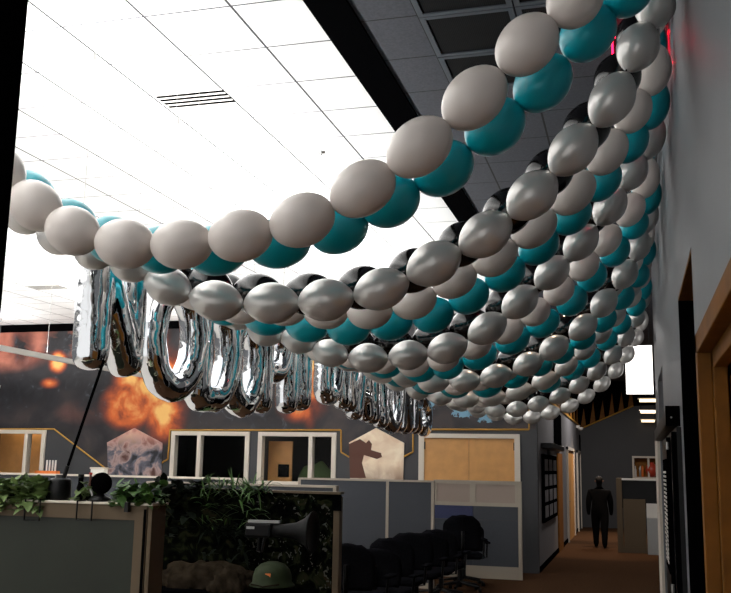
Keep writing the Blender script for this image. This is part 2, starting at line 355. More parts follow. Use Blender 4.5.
# ------------------------------------------------------------ ceiling fittings
def vent(x0, y0, w, d, label, slats=0, mf='ventframe'):
    t = thing('ceiling_vent', label, 'vent', (x0+w/2, y0+d/2, CZ), 'ceiling vents' if not slats else None)
    if slats:
        obj('backing', box(-w/2, w/2, -d/2, d/2, -.003, .0), M['black'], t)
        for k in range(slats+1):
            y = -d/2+d*k/slats; obj('slat', box(-w/2, w/2, y-.012, y+.012, -.007, -.003), M['whitemetal'], t)
    else:
        obj('frame', wall_like(w, d, .035), M['ventframe'], t)
        obj('mesh_panel', box(-w/2+.03, w/2-.03, -d/2+.03, d/2-.03, -.008, -.002), M['grille'], t)
    return t
def wall_like(w, d, e):
    bm = bmesh.new()
    for b_ in ((-w/2, w/2, -d/2, -d/2+e), (-w/2, w/2, d/2-e, d/2), (-w/2, -w/2+e, -d/2+e, d/2-e), (w/2-e, w/2, -d/2+e, d/2-e)): bx(bm, b_[0], b_[1], b_[2], b_[3], -.016, 0)
    return bm
M['ventframe'] = mat('slate vent frame', (66, 72, 80), .5)
for i in range(2):
    for j in range(3):
        if i == 1 and j == 2: continue
        vent(-1.235+i*.61, 4.86+j*.61, .6, .6, ['left', 'right'][i]+' column, '+['nearest', 'middle', 'farthest'][j]+' black mesh return vent in the dark ceiling')
vent(-3.55, 6.27, .58, .28, 'slatted air diffuser in the white ceiling, upper left', 4)
vent(-9.65, 13.25, .6, .3, 'slatted air diffuser far away in the white ceiling above the mural', 4)
t = thing('sprinkler', 'small round sprinkler head under the white ceiling', 'sprinkler', (-2.68, 7.85, CZ))
obj('escutcheon', lathe([(.035, 0), (.03, -.012), (.008, -.014), (.008, -.04)]), M['metal'], t, smooth=True)
obj('deflector', lathe([(.02, -.045), (.02, -.04)], 12), M['metal'], t)
# pendant uplights
def pendant(X, y0, y1, z, label, wires):
    t = thing('pendant_light', label, 'pendant light', (X, (y0+y1)/2, z)); L = (y1-y0)/2
    obj('housing', prism([(-.05, .035), (.05, .035), (.035, -.03), (-.035, -.03)], -L, L), M['pendant'], t)
    for y in wires:
        k = obj('cable', T([(0, y-(y0+y1)/2, .03), (0, y-(y0+y1)/2, CZ-z)], .0035, 5), M['metal'], t)
        obj('cable_clamp', T([(0, y-(y0+y1)/2, CZ-z-.05), (0, y-(y0+y1)/2, CZ-z)], .012, 8), M['metal'], k)
    li = bpy.data.lights.new('uplight', 'AREA'); li.shape = 'RECTANGLE'; li.size = .08; li.size_y = (y1-y0)*.96; li.energy = UP*(y1-y0); li.color = (1, .985, .96)
    lo = bpy.data.objects.new('uplight', li); C.objects.link(lo); lo.parent = t; lo.location = (0, 0, .07); lo.rotation_euler = (PI, 0, 0)
UP = 22
wy = [5.47-1.285*4, 5.47-1.285*3, 5.47-1.285*2, 5.47-1.285, 5.47, 6.76, 8.04]
pendant(-3.58, -1.5, 16.4, CAMZ+1.46, 'long white pendant uplight running behind the balloon garlands', [5.47+1.29*k for k in range(-5, 9)])
pendant(-8, -1.5, 16.4, CAMZ+1.44, 'long white pendant uplight crossing in front of the mural', [11.58+1.11*k for k in range(-10, 5)])
pendant(-12.4, -1.5, 16.4, CAMZ+1.44, 'long white pendant uplight far to the left', [11.5+1.2*k for k in range(-9, 5)])
# ------------------------------------------------------------ balloon garlands
def ball_mesh(name, pw, m, rr=.5):
    prof = []; n = 20
    for i in range(n+1):
        x = -math.cos(PI*i/n); r = rr*(max(0, 1-x*x)**pw)
        prof.append((max(r, .012), x*.5))
    o = obj(name, lathe(prof, 24, 'x'), m, smooth=True); me = o.data; bpy.data.objects.remove(o); return me
def knot_mesh(m):
    o = obj('knot', lathe([(.014, -.525), (.03, -.515), (.02, -.5), (.03, -.49), (.012, -.48)], 10, 'x'), m, smooth=True); me = o.data; bpy.data.objects.remove(o); return me
KIND = {}
for k, mk, pw in (('white', 'white_bal', .52), ('teal', 'teal_bal', .52), ('silver', 'silver_bal', .66), ('black', 'black_bal', .6)):
    KIND[k] = (ball_mesh('balloon', pw, M[mk]), knot_mesh(M[mk]))
ASP = dict(white=.795, teal=.83, silver=.735, black=.80)
def ext(P, end, toward, sp):
    """balls added past an end of the traced string, walking to the anchor with a little sag"""
    P = list(P); a = P[0] if end == 0 else P[-1]; d = (toward-a); n = int(d.length/sp); new = []
    for i in range(1, n+1):
        q = a + d*(i/n); q.z -= .10*math.sin(PI*i/n)*min(1, d.length); new.append(q)
    return (new[::-1]+P) if end == 0 else (P+new)
def garland(kind, pts, Y, label, left=True, right=True, lz=1.28, rz=2.68, P=None):
    P = P or [at(x, y, Y) for x, y in pts]
    for p in P: p.x = min(p.x, .17)
    sp = sum((P[i+1]-P[i]).length for i in range(len(P)-1))/(len(P)-1)
    if left and P[0].x > -2.85: P = ext(P, 0, Vector((-3.02, Y, CAMZ+lz)), sp)
    if right and P[-1].z < CAMZ+2.5: P = ext(P, 1, Vector((.17, Y, CAMZ+rz)), sp)
    o0 = Vector(((P[0].x+P[-1].x)/2, Y, min(p.z for p in P)))
    t = thing('balloon_garland', label, 'balloon garland', o0, 'balloon garlands swagged across the room')
    bme, kme = KIND[kind]
    for i, p in enumerate(P):
        a, b = P[max(i-1, 0)], P[min(i+1, len(P)-1)]; tan = (b-a).normalized()
        L = ((b-a).length/(2 if 0 < i < len(P)-1 else 1))*1.03; L = max(.2, min(L, .34))
        W = .27*ASP[kind]*(L/.27)**.3*random.uniform(.98, 1.03)
        o = bpy.data.objects.new('balloon', bme); C.objects.link(o); o.parent = t
        R = tan.to_track_quat('X', 'Z').to_matrix() @ Matrix.Rotation(random.uniform(0, 6.28), 3, 'X')
        o.matrix_local = Matrix.LocRotScale(p-o0+Vector((0, random.uniform(-.012, .012), 0)), R.to_quaternion(), Vector((L, W, W)))
        k = bpy.data.objects.new('knot', kme); C.objects.link(k); k.parent = o
    c = [p-o0 for p in P]; c = [Vector((c[0].x+o0.x-.1, Y, c[0].z+o0.z+.05))-o0]+c+[Vector((XR-.005, Y, min(CZ-.03, P[-1].z+.12)))-o0]
    obj('cord', T(c, .004, 5), M['blackgloss'], t)
    if left and c[0].x+o0.x < -2.5: obj('hanging_wire', T([c[0], Vector((c[0].x, 0, CZ-o0.z))], .0015, 4), M['metal'], t)
    return P
W1 = [(-2, 168), (36, 206), (73, 231), (125, 244), (181, 244), (241, 236), (302, 220), (362, 188), (420, 148), (474, 97), (527, 45), (575, -1)]
T1 = [(-8, 165), (30, 195), (70, 222), (113, 240), (160, 250), (217, 251), (279, 243), (338, 228), (391, 202), (443, 168), (495, 127), (543, 84), (588, 34), (627, -10)]
S1 = [(-12, 190), (22, 215), (58, 236), (94, 252), (131, 264), (168, 286), (217, 301), (271, 303), (326, 300), (381, 289), (434, 264), (485, 234), (532, 195), (573, 150), (612, 100), (638, 46), (655, 5)]
W2 = [(284, 308), (326, 312), (370, 311), (414, 301), (455, 280), (495, 257), (534, 227), (573, 193), (607, 152), (632, 111), (654, 70)]
T2 = [(265, 318), (307, 325), (349, 328), (391, 323), (433, 315), (469, 296), (505, 273), (539, 246), (571, 215), (601, 180), (629, 142), (652, 104)]
S2 = [(299, 340), (330, 353), (368, 358), (408, 355), (447, 348), (487, 328), (520, 302), (552, 273), (581, 243), (610, 207), (632, 172), (650, 135)]
W3 = [(352, 355), (382, 361), (413, 364), (444, 358), (475, 345), (507, 330), (535, 312), (559, 291), (584, 266), (606, 240), (630, 210), (645, 178)]
T3 = [(419, 369), (448, 366), (480, 356), (513, 340), (543, 323), (572, 301), (592, 277), (615, 251), (634, 224), (651, 195)]
S3 = [(404, 374), (434, 381), (465, 381), (496, 376), (528, 364), (554, 348), (583, 327), (604, 303), (625, 274), (639, 246), (652, 214)]
T4 = [(455, 387), (487, 386), (515, 377), (540, 365), (562, 353), (583, 338), (604, 320), (622, 297), (638, 275), (648, 250)]
S4 = [(440, 396), (466, 399), (492, 397), (519, 391), (544, 380), (566, 366), (585, 349), (602, 331), (616, 309), (631, 287), (642, 262)]
T5 = [(548, 383), (573, 370), (590, 358), (607, 340), (621, 324), (636, 306), (646, 287)]
S5 = [(475, 406), (495, 410), (517, 409), (538, 404), (560, 396), (579, 385), (597, 371), (613, 355), (626, 337), (637, 317), (645, 297)]
def half(P, Y, dx=0, dz=0):
    """the string just behind: balls opposite the gaps of the one in front"""
    Q = [(P[i]+P[i+1])/2 for i in range(len(P)-1)]
    return [Vector((q.x*Y/q.y if q.x < -.6 else q.x+dx, Y, CAMZ+(q.z-CAMZ)*1.02+dz)) for q in Q]
def shift(P, dY): return [Vector((p.x, p.y+dY, p.z)) for p in P]
garland('white', W1, 3.5, 'white balloon garland nearest the camera, front and topmost swag')
garland('teal', T1, 3.86, 'teal balloon garland nearest the camera, tucked just behind the front white swag')
p1 = garland('silver', S1, 4.2, 'largest silver balloon garland, nearest of the silver swags')
w2 = garland('white', W2, 5.42, 'second white balloon garland, showing below the nearest silver swag')
t2 = garland('teal', T2, 5.85, 'second teal balloon garland, below the nearest silver swag')
p2 = garland('silver', S2, 6.2, 'second silver balloon garland from the camera')
w3 = garland('white', W3, 7.42, 'third white balloon garland, showing below the second silver swag')
t3 = garland('teal', T3, 7.8, 'third teal balloon garland, below the second silver swag')
p3 = garland('silver', S3, 8.15, 'third silver balloon garland from the camera')
t4 = garland('teal', T4, 9.7, 'fourth teal balloon garland, below the third silver swag')
p4 = garland('silver', S4, 10.1, 'fourth silver balloon garland from the camera')
p5 = garland('silver', S5, 12.1, 'fifth silver balloon garland, lowest in view over the back of the room')
garland('teal', T5, 11.75, 'farthest teal balloon garland, just before the fifth silver swag')
garland('white', None, 9.4, 'fourth white balloon garland, showing below the third silver swag', P=shift(w3, 1.95), left=False, right=False)
garland('white', None, 11.35, 'farthest white balloon garland, small behind the fourth silver swag', P=shift(w3, 3.85), left=False, right=False)
garland('silver', None, 14.0, 'farthest silver balloon garland, smallest balloons by the corridor', P=shift(p5, 1.9), left=False, right=False)
for i, (p, Y, nm) in enumerate(((p1, 4.46, 'nearest'), (p2, 6.5, 'second'), (p3, 8.45, 'third'), (p4, 10.4, 'fourth'), (p5, 12.4, 'fifth'))):
    garland('black', None, Y, 'black balloon garland hidden behind the %s silver swag' % nm, left=False, right=False,
            P=[Vector((q.x-.035, Y, q.z+.085+.05*(i > 0))) for q in [(p[j]+p[j+1])/2*1 for j in range(len(p)-1)]])
# ------------------------------------------------------------ foil letters
def arc(cx, cz, rx, rz, a0, a1, n=14): return [(cx+rx*math.cos(math.radians(a0+(a1-a0)*i/n)), cz+rz*math.sin(math.radians(a0+(a1-a0)*i/n))) for i in range(n+1)]
LET = {
 'N': [[(-.22, .04), (-.22, .86)], [(-.22, .86), (.22, .04)], [(.22, .04), (.22, .86)]],
 'O': [arc(0, .45, .22, .40, 0, 360, 28)],
 'D': [[(-.2, .04), (-.2, .86)], [(-.2, .86)]+arc(0, .45, .22, .41, 80, -80)+[(-.2, .04)]],
 'P': [[(-.18, .04), (-.18, .86)], [(-.18, .86)]+arc(.02, .64, .2, .22, 80, -80)+[(-.18, .42)]],
 'R': [[(-.18, .04), (-.18, .86)], [(-.18, .86)]+arc(.02, .64, .2, .22, 80, -80)+[(-.18, .42)], [(-.02, .42), (.2, .04)]],
 'I': [[(0, .04), (0, .86)]],
 'A': [[(-.22, .04), (0, .86), (.22, .04)], [(-.12, .32), (.12, .32)]],
 'T': [[(0, .04), (0, .86)], [(-.22, .86), (.22, .86)]],
 'U': [[(-.21, .86)]+arc(0, .27, .21, .23, 180, 360)+[(.21, .86)]],
 'S': [arc(0, .66, .18, .19, 30, 270)+arc(0, .26, .19, .21, 90, -150)],
 'E': [[(-.18, .04), (-.18, .86)], [(-.18, .86), (.2, .86)], [(-.18, .45), (.14, .45)], [(-.18, .04), (.2, .04)]],
}
LM = {}
def cap(pts):
    def e(p, q):
        d = (Vector(p)-Vector(q)).normalized(); return [tuple(Vector(p)+d*.06), tuple(Vector(p)+d*.04), p]
    return e(pts[0], pts[1])+list(pts[1:-1])+e(pts[-1], pts[-2])[::-1]
def letter(ch, Y, zb, yaw, label, X=-3.6, s=.96):
    if ch not in LM:
        bm = bmesh.new()
        for st in LET[ch]:
            pts = []
            for (a, b), (c, d) in zip(st, st[1:]):
                n = max(1, int(math.hypot(c-a, d-b)/.06))
                pts += [(a+(c-a)*i/n, b+(d-b)*i/n) for i in range(n)]
            pts.append(st[-1]); closed = math.hypot(st[0][0]-st[-1][0], st[0][1]-st[-1][1]) < .01; n = len(pts)
            if not closed: pts = cap(pts)
            n = len(pts)
            rr = [(.124)+.004*math.sin(i*2.1) if closed else .128*([.25, .68, .93][min(i, n-1-i)] if min(i, n-1-i) < 3 else 1) for i in range(n)]
            tube(bm, [(0, a, b) for a, b in pts], rr, 14)
        o = obj('x', bm, M['foil'], smooth=True); LM[ch] = o.data; bpy.data.objects.remove(o)
    t = thing('letter_balloon', label, 'letter balloon', (X+.17, Y*.945, CAMZ+zb*.945), 'foil letter balloons under the garlands', rz=yaw)
    t.scale = (s, s, s)
    o = bpy.data.objects.new('foil_letter', LM[ch]); C.objects.link(o); o.parent = t
    md = o.modifiers.new('r', 'REMESH'); md.mode = 'VOXEL'; md.voxel_size = .014; md.use_smooth_shade = True
    md = o.modifiers.new('s', 'SMOOTH'); md.iterations = 14; md.factor = .6
    md = o.modifiers.new('d', 'DISPLACE'); md.texture = wrinkle; md.strength = .007; md.mid_level = .5; md.texture_coords = 'LOCAL'
    top = max(b for st in LET[ch] for a, b in st)+.08
    ytop = LET[ch][0][-1][0] if ch in 'N' else 0
    obj('hanging_line', T([(0, 0, top-.1), (0, 0, (CZ-CAMZ-zb*.945)/s)], .0012, 4), M['metal'], t)
    return t
wrinkle = bpy.data.textures.new('wrinkle', 'CLOUDS'); wrinkle.noise_scale = .09
seq = [('N', 6.0, .64, -.05, 'first and largest'), ('O', 6.98, .55, -.42, 'second'), ('D', 7.75, .52, -.25, 'third'), ('O', 8.43, .5, -.2, 'fourth'), ('P', 9.16, .52, -.15, 'fifth'), ('I', 9.68, .56, 0, 'sixth'), ('I', 10.12, .62, 0, 'seventh')]
for ch, Y, zb, yw, nm in seq: letter(ch, Y, zb, yw, 'silver foil letter %s balloon, %s from the left in the near word' % (ch, nm))
seq = [('D', 11.0, .80, 0, 'first'), ('N', 11.7, .72, .1, 'second'), ('A', 12.4, .62, -.1, 'third'), ('T', 13.0, .60, 0, 'fourth'), ('I', 13.5, .56, 0, 'fifth'), ('O', 14.1, .55, -.2, 'sixth'), ('N', 14.9, .55, 0, 'seventh'), ('R', 15.7, .58, 0, 'eighth'), ('S', 16.5, .6, 0, 'ninth')]
for ch, Y, zb, yw, nm in seq: letter(ch, Y, zb, yw, 'silver foil letter %s balloon, %s from the left in the far word' % (ch, nm), X=-3.55)
# ------------------------------------------------------------ partitions
def partition(label, x0, x1, Y, ztop, th=.06, panels=None, zlow=0, m='fabric', fm='pframe', name='cubicle_partition', posts=None):
    t = thing(name, label, 'partition', ((x0+x1)/2, Y, 0)); c = (x0+x1)/2
    ps = posts or [x0, x1]
    for i, (a, b) in enumerate(zip(ps, ps[1:])):
        obj('panel', box(a-c+.02, b-c-.02, -th*.35, th*.35, .08, ztop-.03), M[m], t)
    for a in ps: obj('post', box(a-c-.022, a-c+.022, -th/2, th/2, 0, ztop-.002), M[fm], t)
    obj('top_cap', box(x0-c, x1-c, -th/2-.005, th/2+.005, ztop-.03, ztop), M[fm], t)
    obj('base_rail', box(x0-c+.02, x1-c-.02, -th/2, th/2, 0, .08), M[fm], t)
    return t
X = lambda x, Y, y=480: at(x, y, Y).x
partition('blue grey partition run behind the office chairs', X(300, 14.4), X(434, 14.4), 14.4, at(388, 479.5, 14.4).z, posts=[X(300, 14.4), X(388, 14.4), X(433, 14.4)])
Yp = 16.1; x0, x1 = X(434, Yp), X(518, Yp); zt = at(475, 480.5, Yp).z; c = (x0+x1)/2
t = thing('cubicle_partition', 'taller partition with frosted top panels beside the corridor', 'partition', (c, Yp, 0))
xm = X(473, Yp)
for i, (a, b) in enumerate(((x0, xm), (xm, x1))):
    obj('frosted_pane', box(a-c+.05, b-c-.05, -.012, .012, zt-.36, zt-.06), M['trans'], t)
    obj('pane_frame', wall_holes(a-c, b-c, zt-.42, zt, [(a-c+.05, b-c-.05, zt-.36, zt-.06)], -.03, .03, 'y'), M['pframe'], t)
    obj('panel', box(a-c+.004, b-c-.004, -.025, .025, .95, zt-.42), M['fabric_bluelit' if i == 0 else 'fabric'], t)
    obj('panel', box(a-c+.004, b-c-.004, -.025, .025, .2, .942), M['fabric'], t)
obj('base_rail', box(x0-c, x1-c, -.03, .03, 0, .2), M['pframe'], t)
obj('end_post', box(x1-c, x1-c+.06, -.04, .04, 0, zt), M['pframe'], t)
partition('long beige topped partition ledge below the left window', X(-30, 15), X(238, 15), 15, at(150, 476, 15).z, th=.25, fm='frame')
partition('grey partition ledge below the middle windows', X(150, 12.5), X(336, 12.5), 12.5, at(250, 483.5, 12.5).z, th=.12, fm='pframe')
# near-left cabinet partition with dark panel
t = thing('display_partition', 'beige framed partition with a dark reflective panel, nearest at bottom left', 'partition', (-2.95, 4.55, 0))
zt = at(100, 502, 4.5).z
def lb(x): return x+2.95
obj('panel', box(-1.2, X(137, 4.5)+2.95, -.035, .0, .3, at(100, 519, 4.5).z), M['glassdark'], t)
obj('frame', wall_holes(-1.3, X(149, 4.5)+2.95, .1, zt-.012, [(-1.2, X(137, 4.5)+2.95, .3, at(100, 519, 4.5).z)], -.05, .03, 'y'), M['beige'], t)
obj('top_cap', box(-1.32, X(155, 4.5)+2.95, -.06, .12, zt-.012, zt), M['frame'], t, bevel=.003)
obj('end_post', box(X(149.5, 4.5)+2.95+.004, X(154, 4.5)+2.95, -.05, .1, 0, zt-.012), M['beige'], t)
obj('reveal_strip', box(X(146, 4.5)+2.95, X(148.5, 4.5)+2.95, -.054, -.05, .3, zt-.03), M['black'], t)
for o_, lab in ((77, 'black wire hook frame hung over the partition edge, right of the black pot'), (25, 'black wire hook frame hung over the partition edge, under the leaves')):
    a, b, c_ = at(o_, 500, 4.47), at(o_+15, 500, 4.47), at(o_, 520, 4.47)
    h = obj('wire_hook', T([(a.x, 4.55, zt+.005), (a.x, 4.475, zt+.004), (a.x, 4.475, c_.z), (b.x, 4.475, c_.z), (b.x, 4.475, zt+.004), (b.x, 4.55, zt+.005)], .005, 6), M['blackgloss']); tag(h, lab, 'hook')
p = at(127, 506, 4.47); h = obj('binder_clip', prism([(-.012, -.03), (.012, -.03), (.008, .02), (-.008, .02)], -.01, .02), M['blackgloss'], loc=(p.x, 4.47, zt-.015)); tag(h, 'small black binder clip on the partition top edge', 'clip')
# jungle dressed booth panel
t = thing('camouflage_partition', 'booth partition covered with dark jungle camouflage, beige edge at its right', 'partition', (-3.35, 8.05, 0))
def jungle():
    m = mat('camouflage netting', (30, 32, 22), 1, spec=0); n = NT(m); a = n.noise(7, 6, 1.5); b = n.noise(22, 4, .8); v = n.sep.outputs[0]
    c = n.ramp(a, [(.4, (5, 5, 5)), (.52, (14, 16, 10)), (.6, (32, 36, 22)), (.72, (46, 38, 28))])
    k = n.m('MULTIPLY', n.m('GREATER_THAN', b, .63), n.m('GREATER_THAN', v, .0))
    n.out(n.mix(k, c, lin((74, 74, 70)))); return m
zt = at(260, 490, 8).z
M['jungle'] = jungle()
obj('camouflage_panel', box(X(160, 8)+3.35, X(333, 8)+3.35, -.03, .02, 0, zt-.02), M['jungle'], t)
obj('edge_post', box(X(334, 8)+3.35, X(340, 8)+3.35, -.04, .05, 0, zt-.04), M['beige'], t)
obj('top_cap', box(X(160, 8)+3.35, X(341, 8)+3.35, -.06, .06, zt-.02, zt), M['beige'], t)
obj('corner_bracket', box(X(333, 8)+3.35, X(341.5, 8)+3.35, -.055, -.035, zt-.16, zt-.02), M['black'], t)
# leaves
def leaf(bm, p, d, L, w, droop=.3):
    d = d.normalized(); s = d.cross(Vector((0, 0, 1)));
    s = s.normalized() if s.length > .05 else Vector((1, 0, 0)); n = 4; prev = None
    for i in range(n+1):
        u = i/n; q = p+d*L*u+Vector((0, 0, -droop*L*u*u)); ww = w*math.sin(PI*min(.97, .12+.85*u))*.5
        a, b, c = bm.verts.new(q+s*ww), bm.verts.new(q+Vector((0, 0, -ww*.3))), bm.verts.new(q-s*ww)
        if prev: bm.faces.new((prev[0], prev[1], b, a)); bm.faces.new((prev[1], prev[2], c, b))
        prev = (a, b, c)
def foliage(name, label, x0, x1, y0, y1, z, n, L, w, m, seed, hang=.1, stem=True, up=.5):
    rnd = random.Random(seed); t = thing(name, label, 'artificial plant', ((x0+x1)/2, (y0+y1)/2, z)); bm = bmesh.new(); st = bmesh.new(); hw = (x1-x0)/2; hd = (y1-y0)/2
    for i in range(n):
        p = Vector((rnd.uniform(-hw, hw), rnd.uniform(-hd, hd), rnd.uniform(-hang if rnd.random() < .35 else 0, .09)))
        if p.z < 0: p.y = -hd-.01
        d = Vector((rnd.uniform(-1, 1), rnd.uniform(-1, .6), rnd.uniform(-.2, up*2)))
        leaf(bm, p, d, L*rnd.uniform(.6, 1.3), w*rnd.uniform(.7, 1.3), rnd.uniform(.1, .7))
    obj('leaves', bm, M[m], t, smooth=True)
    for k in range(3):
        pts = [(-hw+2*hw*i/12, hd*.6*math.sin(i*1.7+k), .02+.02*math.sin(i*2.3+k*2)) for i in range(13)]; tube(st, pts, .006, 5)
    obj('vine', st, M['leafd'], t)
    return t
zt1 = at(100, 502, 4.5).z
foliage('leafy_garland', 'pale leafy garland on the partition at the left edge', X(-20, 4.5), X(42, 4.5), 4.5, 4.66, zt1, 420, .075, .05, 'leafl', 1, .06)
foliage('leafy_garland', 'small pale leafy tuft between the black pot and the round black object', X(72, 4.5), X(90, 4.5), 4.55, 4.66, zt1, 34, .06, .04, 'leafl', 2, 0)
foliage('leafy_garland', 'leafy garland right of the round black object on the partition', X(112, 4.5), X(158, 4.5), 4.5, 4.64, zt1, 220, .06, .04, 'leaf', 3, .02, up=.4)
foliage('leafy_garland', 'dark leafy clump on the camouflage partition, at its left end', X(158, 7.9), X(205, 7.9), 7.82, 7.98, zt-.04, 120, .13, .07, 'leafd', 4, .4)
foliage('spiky_garland', 'bright spiky green plant trailing over the camouflage partition top', X(205, 7.9), X(268, 7.9), 7.82, 7.98, zt-.03, 230, .15, .018, 'leaf', 5, .3, up=.6)
foliage('leafy_garland', 'dark green foliage hanging on the camouflage partition front', X(200, 7.75), X(262, 7.75), 7.8, 7.93, zt-.4, 110, .15, .03, 'leafd', 6, .5)
# props on the near partition
pb = at(58, 500, 4.57)
t = thing('pole_stand', 'black pot shaped stand holding a long leaning black pole', 'stand', (pb.x, 4.58, zt1))
obj('pot', lathe([(.055, 0), (.062, .01), (.06, .07), (.058, .105), (.05, .115), (.03, .118), (.028, .135)], 20), M['blackgloss'], t, smooth=True)
q = at(104, 360, 4.58)-Vector(t.location); obj('pole', T([(.02, 0, .12), (q.x, 0, q.z)], .008, 8), M['black'], t)
obj('grip', T([Vector((.02, 0, .12)), Vector((.02, 0, .12)).lerp(q, .1)], .012, 8), M['blackgloss'], t)
pb = at(99, 500, 4.57)
t = thing('desk_fan', 'round black headed object on a squat base beside the pot', 'fan', (pb.x, 4.58, zt1))
obj('head', lathe([(.01, -.035), (.045, -.03), (.056, -.012), (.058, .01), (.05, .03), (.02, .04)], 24, 'y'), M['black'], t, smooth=True, loc=(0, 0, .095))
obj('base', lathe([(.06, 0), (.06, .012), (.03, .03), (.012, .045), (.012, .06)], 20), M['blackgloss'], t, smooth=True)
obj('side_knob', T([(-.04, -.01, .03), (-.055, -.01, .06)], .008, 8), M['metal'], t)
pb = at(78, 500, 4.57)
t = thing('black_bottle', 'slim black bottle standing between the pot and the round object', 'bottle', (pb.x-.01, 4.6, zt1))
obj('body', lathe([(.018, 0), (.02, .01), (.02, .07), (.014, .09), (.014, .12)], 14), M['black'], t, smooth=True); obj('cap', lathe([(.016, .12), (.016, .14)], 12), M['blackgloss'], t)
t = thing('brown_bottle', 'thin brown stick shaped bottle left of the round black object', 'bottle', (at(87, 500, 4.6).x, 4.62, zt1)); obj('body', lathe([(.009, 0), (.009, .09), (.007, .11), (.007, .14)], 12), mat('brown glass', (90, 45, 30), .3), t, smooth=True); obj('cap', lathe([(.009, .14), (.009, .15)], 12), M['red'], t)
# small clutter on the ledge under the left window
t = thing('candle_rack', 'orange tray with a row of pale candles on the ledge under the left window', 'candle rack', (X(47, 15, 475), 15, at(150, 476, 15).z))
obj('tray', box(-.22, .22, -.06, .06, 0, .05), M['orange'], t)
for k in range(4): obj('candle', T([(-.02+k*.06, 0, .05), (-.02+k*.06, 0, .24)], .016, 8), M['paper'], t)
t = thing('white_case', 'small white box on the ledge right of the candles', 'box', (X(100, 15, 475), 15, at(150, 476, 15).z)); obj('case', box(-.16, .12, -.06, .06, 0, .1), M['whitemetal'], t, bevel=.01); obj('lid', box(-.17, .13, -.07, .07, .1, .13), M['frame'], t)
# ------------------------------------------------------------ booth desk with props
t = thing('desk', 'desk in front of the camouflage partition carrying the helmet and cloth heap', 'desk', (-3.4, 7.5, 0))
obj('desktop', box(-.85, .85, -.35, .22, .74, .78), M['black'], t)
for sx in (-1, 1):
    for sy in (-1, 1): obj('leg', box(sx*.8-.025, sx*.8+.025, sy*.19-.025, sy*.19+.025, 0, .74), M['black'], t)
c0 = at(272, 583, 7.4)
t = thing('helmet', 'olive green army helmet with a red badge', 'helmet', (c0.x, 7.4, c0.z-.02))
prof = [(.175, 0), (.172, .01), (.15, .03), (.147, .08), (.13, .13), (.09, .17), (.04, .188), (.005, .19)]
sh_ = obj('shell', lathe(prof, 28), M['olive'], t, smooth=True); sh_.scale = (1.05, 1.15, 1)
obj('badge', box(-.0, .045, -.16, -.15, .06, .11), M['orange'], t)
obj('chin_strap', T([(-.12, -.15, .02), (0, -.2, .012), (.12, -.15, .03)], .007, 6), M['tan'], t)
def heap(x, y, z, rx, ry, rz, seed, label, m):
    bm = bmesh.new(); bmesh.ops.create_icosphere(bm, subdivisions=4, radius=1); rnd = random.Random(seed); ph = [rnd.uniform(0, 6) for _ in range(9)]
    for v in bm.verts:
        p = v.co.copy(); f = 1+.13*math.sin(5*p.x+ph[0])*math.cos(6*p.y+ph[1])+.08*math.sin(13*p.x+9*p.y+ph[2])+.05*math.sin(21*p.z+15*p.x+ph[3])
        v.co = Vector((p.x*rx*f, p.y*ry*f, max(0, p.z)*rz*f))
    o = obj('cloth_heap', bm, M[m], smooth=True, loc=(x, y, z)); tag(o, label, 'cloth'); return o
c1 = at(205, 590, 7.45)
heap(c1.x, 7.5, .78, .5, .2, .2, 3, 'brown and green crumpled camouflage cloth heap left of the helmet', 'tan')
heap(at(230, 585, 7.3).x, 7.3, .78, .17, .14, .17, 5, 'small pale crumpled cloth directly beside the helmet', 'tan')
hb = obj('helmet_stand', lathe([(.12, 0), (.1, .03), (.09, max(.05, c0.z-.03-.78))], 16), M['black'], loc=(c0.x, 7.4, .78), smooth=True); tag(hb, 'black stand under the army helmet', 'stand')
c2 = at(262, 530, 7.5)
t = thing('loudhailer', 'black horn loudhailer on a post in front of the camouflage', 'loudhailer', (c2.x, 7.5, .78)); hz = c2.z-.78
obj('body', box(-.13, .1, -.07, .07, hz-.06, hz+.06), M['rubber'], t, bevel=.02)
horn = obj('horn', lathe([(.05, .08), (.055, .2), (.07, .3), (.11, .38), (.165, .44), (.17, .45), (.15, .435)], 24, 'x'), M['rubber'], t, smooth=True, loc=(0, 0, hz))
obj('handle', T([(-.02, 0, hz-.05), (-.03, 0, hz-.17), (.0, 0, hz-.18), (.03, 0, hz-.05)], .014, 8), M['blackgloss'], t)
obj('post', T([(0, 0, 0), (0, 0, hz-.05)], .014, 8), M['black'], t)
obj('top_rail', box(-.12, .16, -.02, .02, hz+.06, hz+.08), M['metal'], t)
obj('maker_plate', box(-.11, -.04, -.074, -.07, hz+.01, hz+.03), M['metal'], t)
# papers on a low cabinet by the partition edge
t = thing('filing_cabinet', 'low grey filing cabinet at the right edge of the camouflage booth', 'cabinet', (X(338, 10.5, 570), 10.6, 0))
obj('body', box(-.2, .2, -.25, .25, 0, .62), M['metal'], t, bevel=.008)
for k in range(2): d = obj('drawer', box(-.18, .18, -.265, -.25, .04+k*.29, .3+k*.29), M['metal'], t); obj('handle', box(-.06, .06, -.28, -.265, .2+k*.29, .215+k*.29), M['blackgloss'], d)
for k in range(6):
    o = obj('paper_stack', box(-.14+random.uniform(-.01, .01), .14, -.18, .18, .0, .022), M['paper'], loc=(X(338, 10.5, 570)+random.uniform(-.02, .02), 10.6, .62+k*.0225)); tag(o, 'ream of white paper in the stack on the grey filing cabinet', 'paper', 'paper reams on the filing cabinet')
o = obj('red_box', box(-.05, .05, -.05, .05, 0, .06), M['red'], loc=(X(347, 10.5, 560), 10.6, .756)); tag(o, 'small red box on top of the paper stack', 'box')
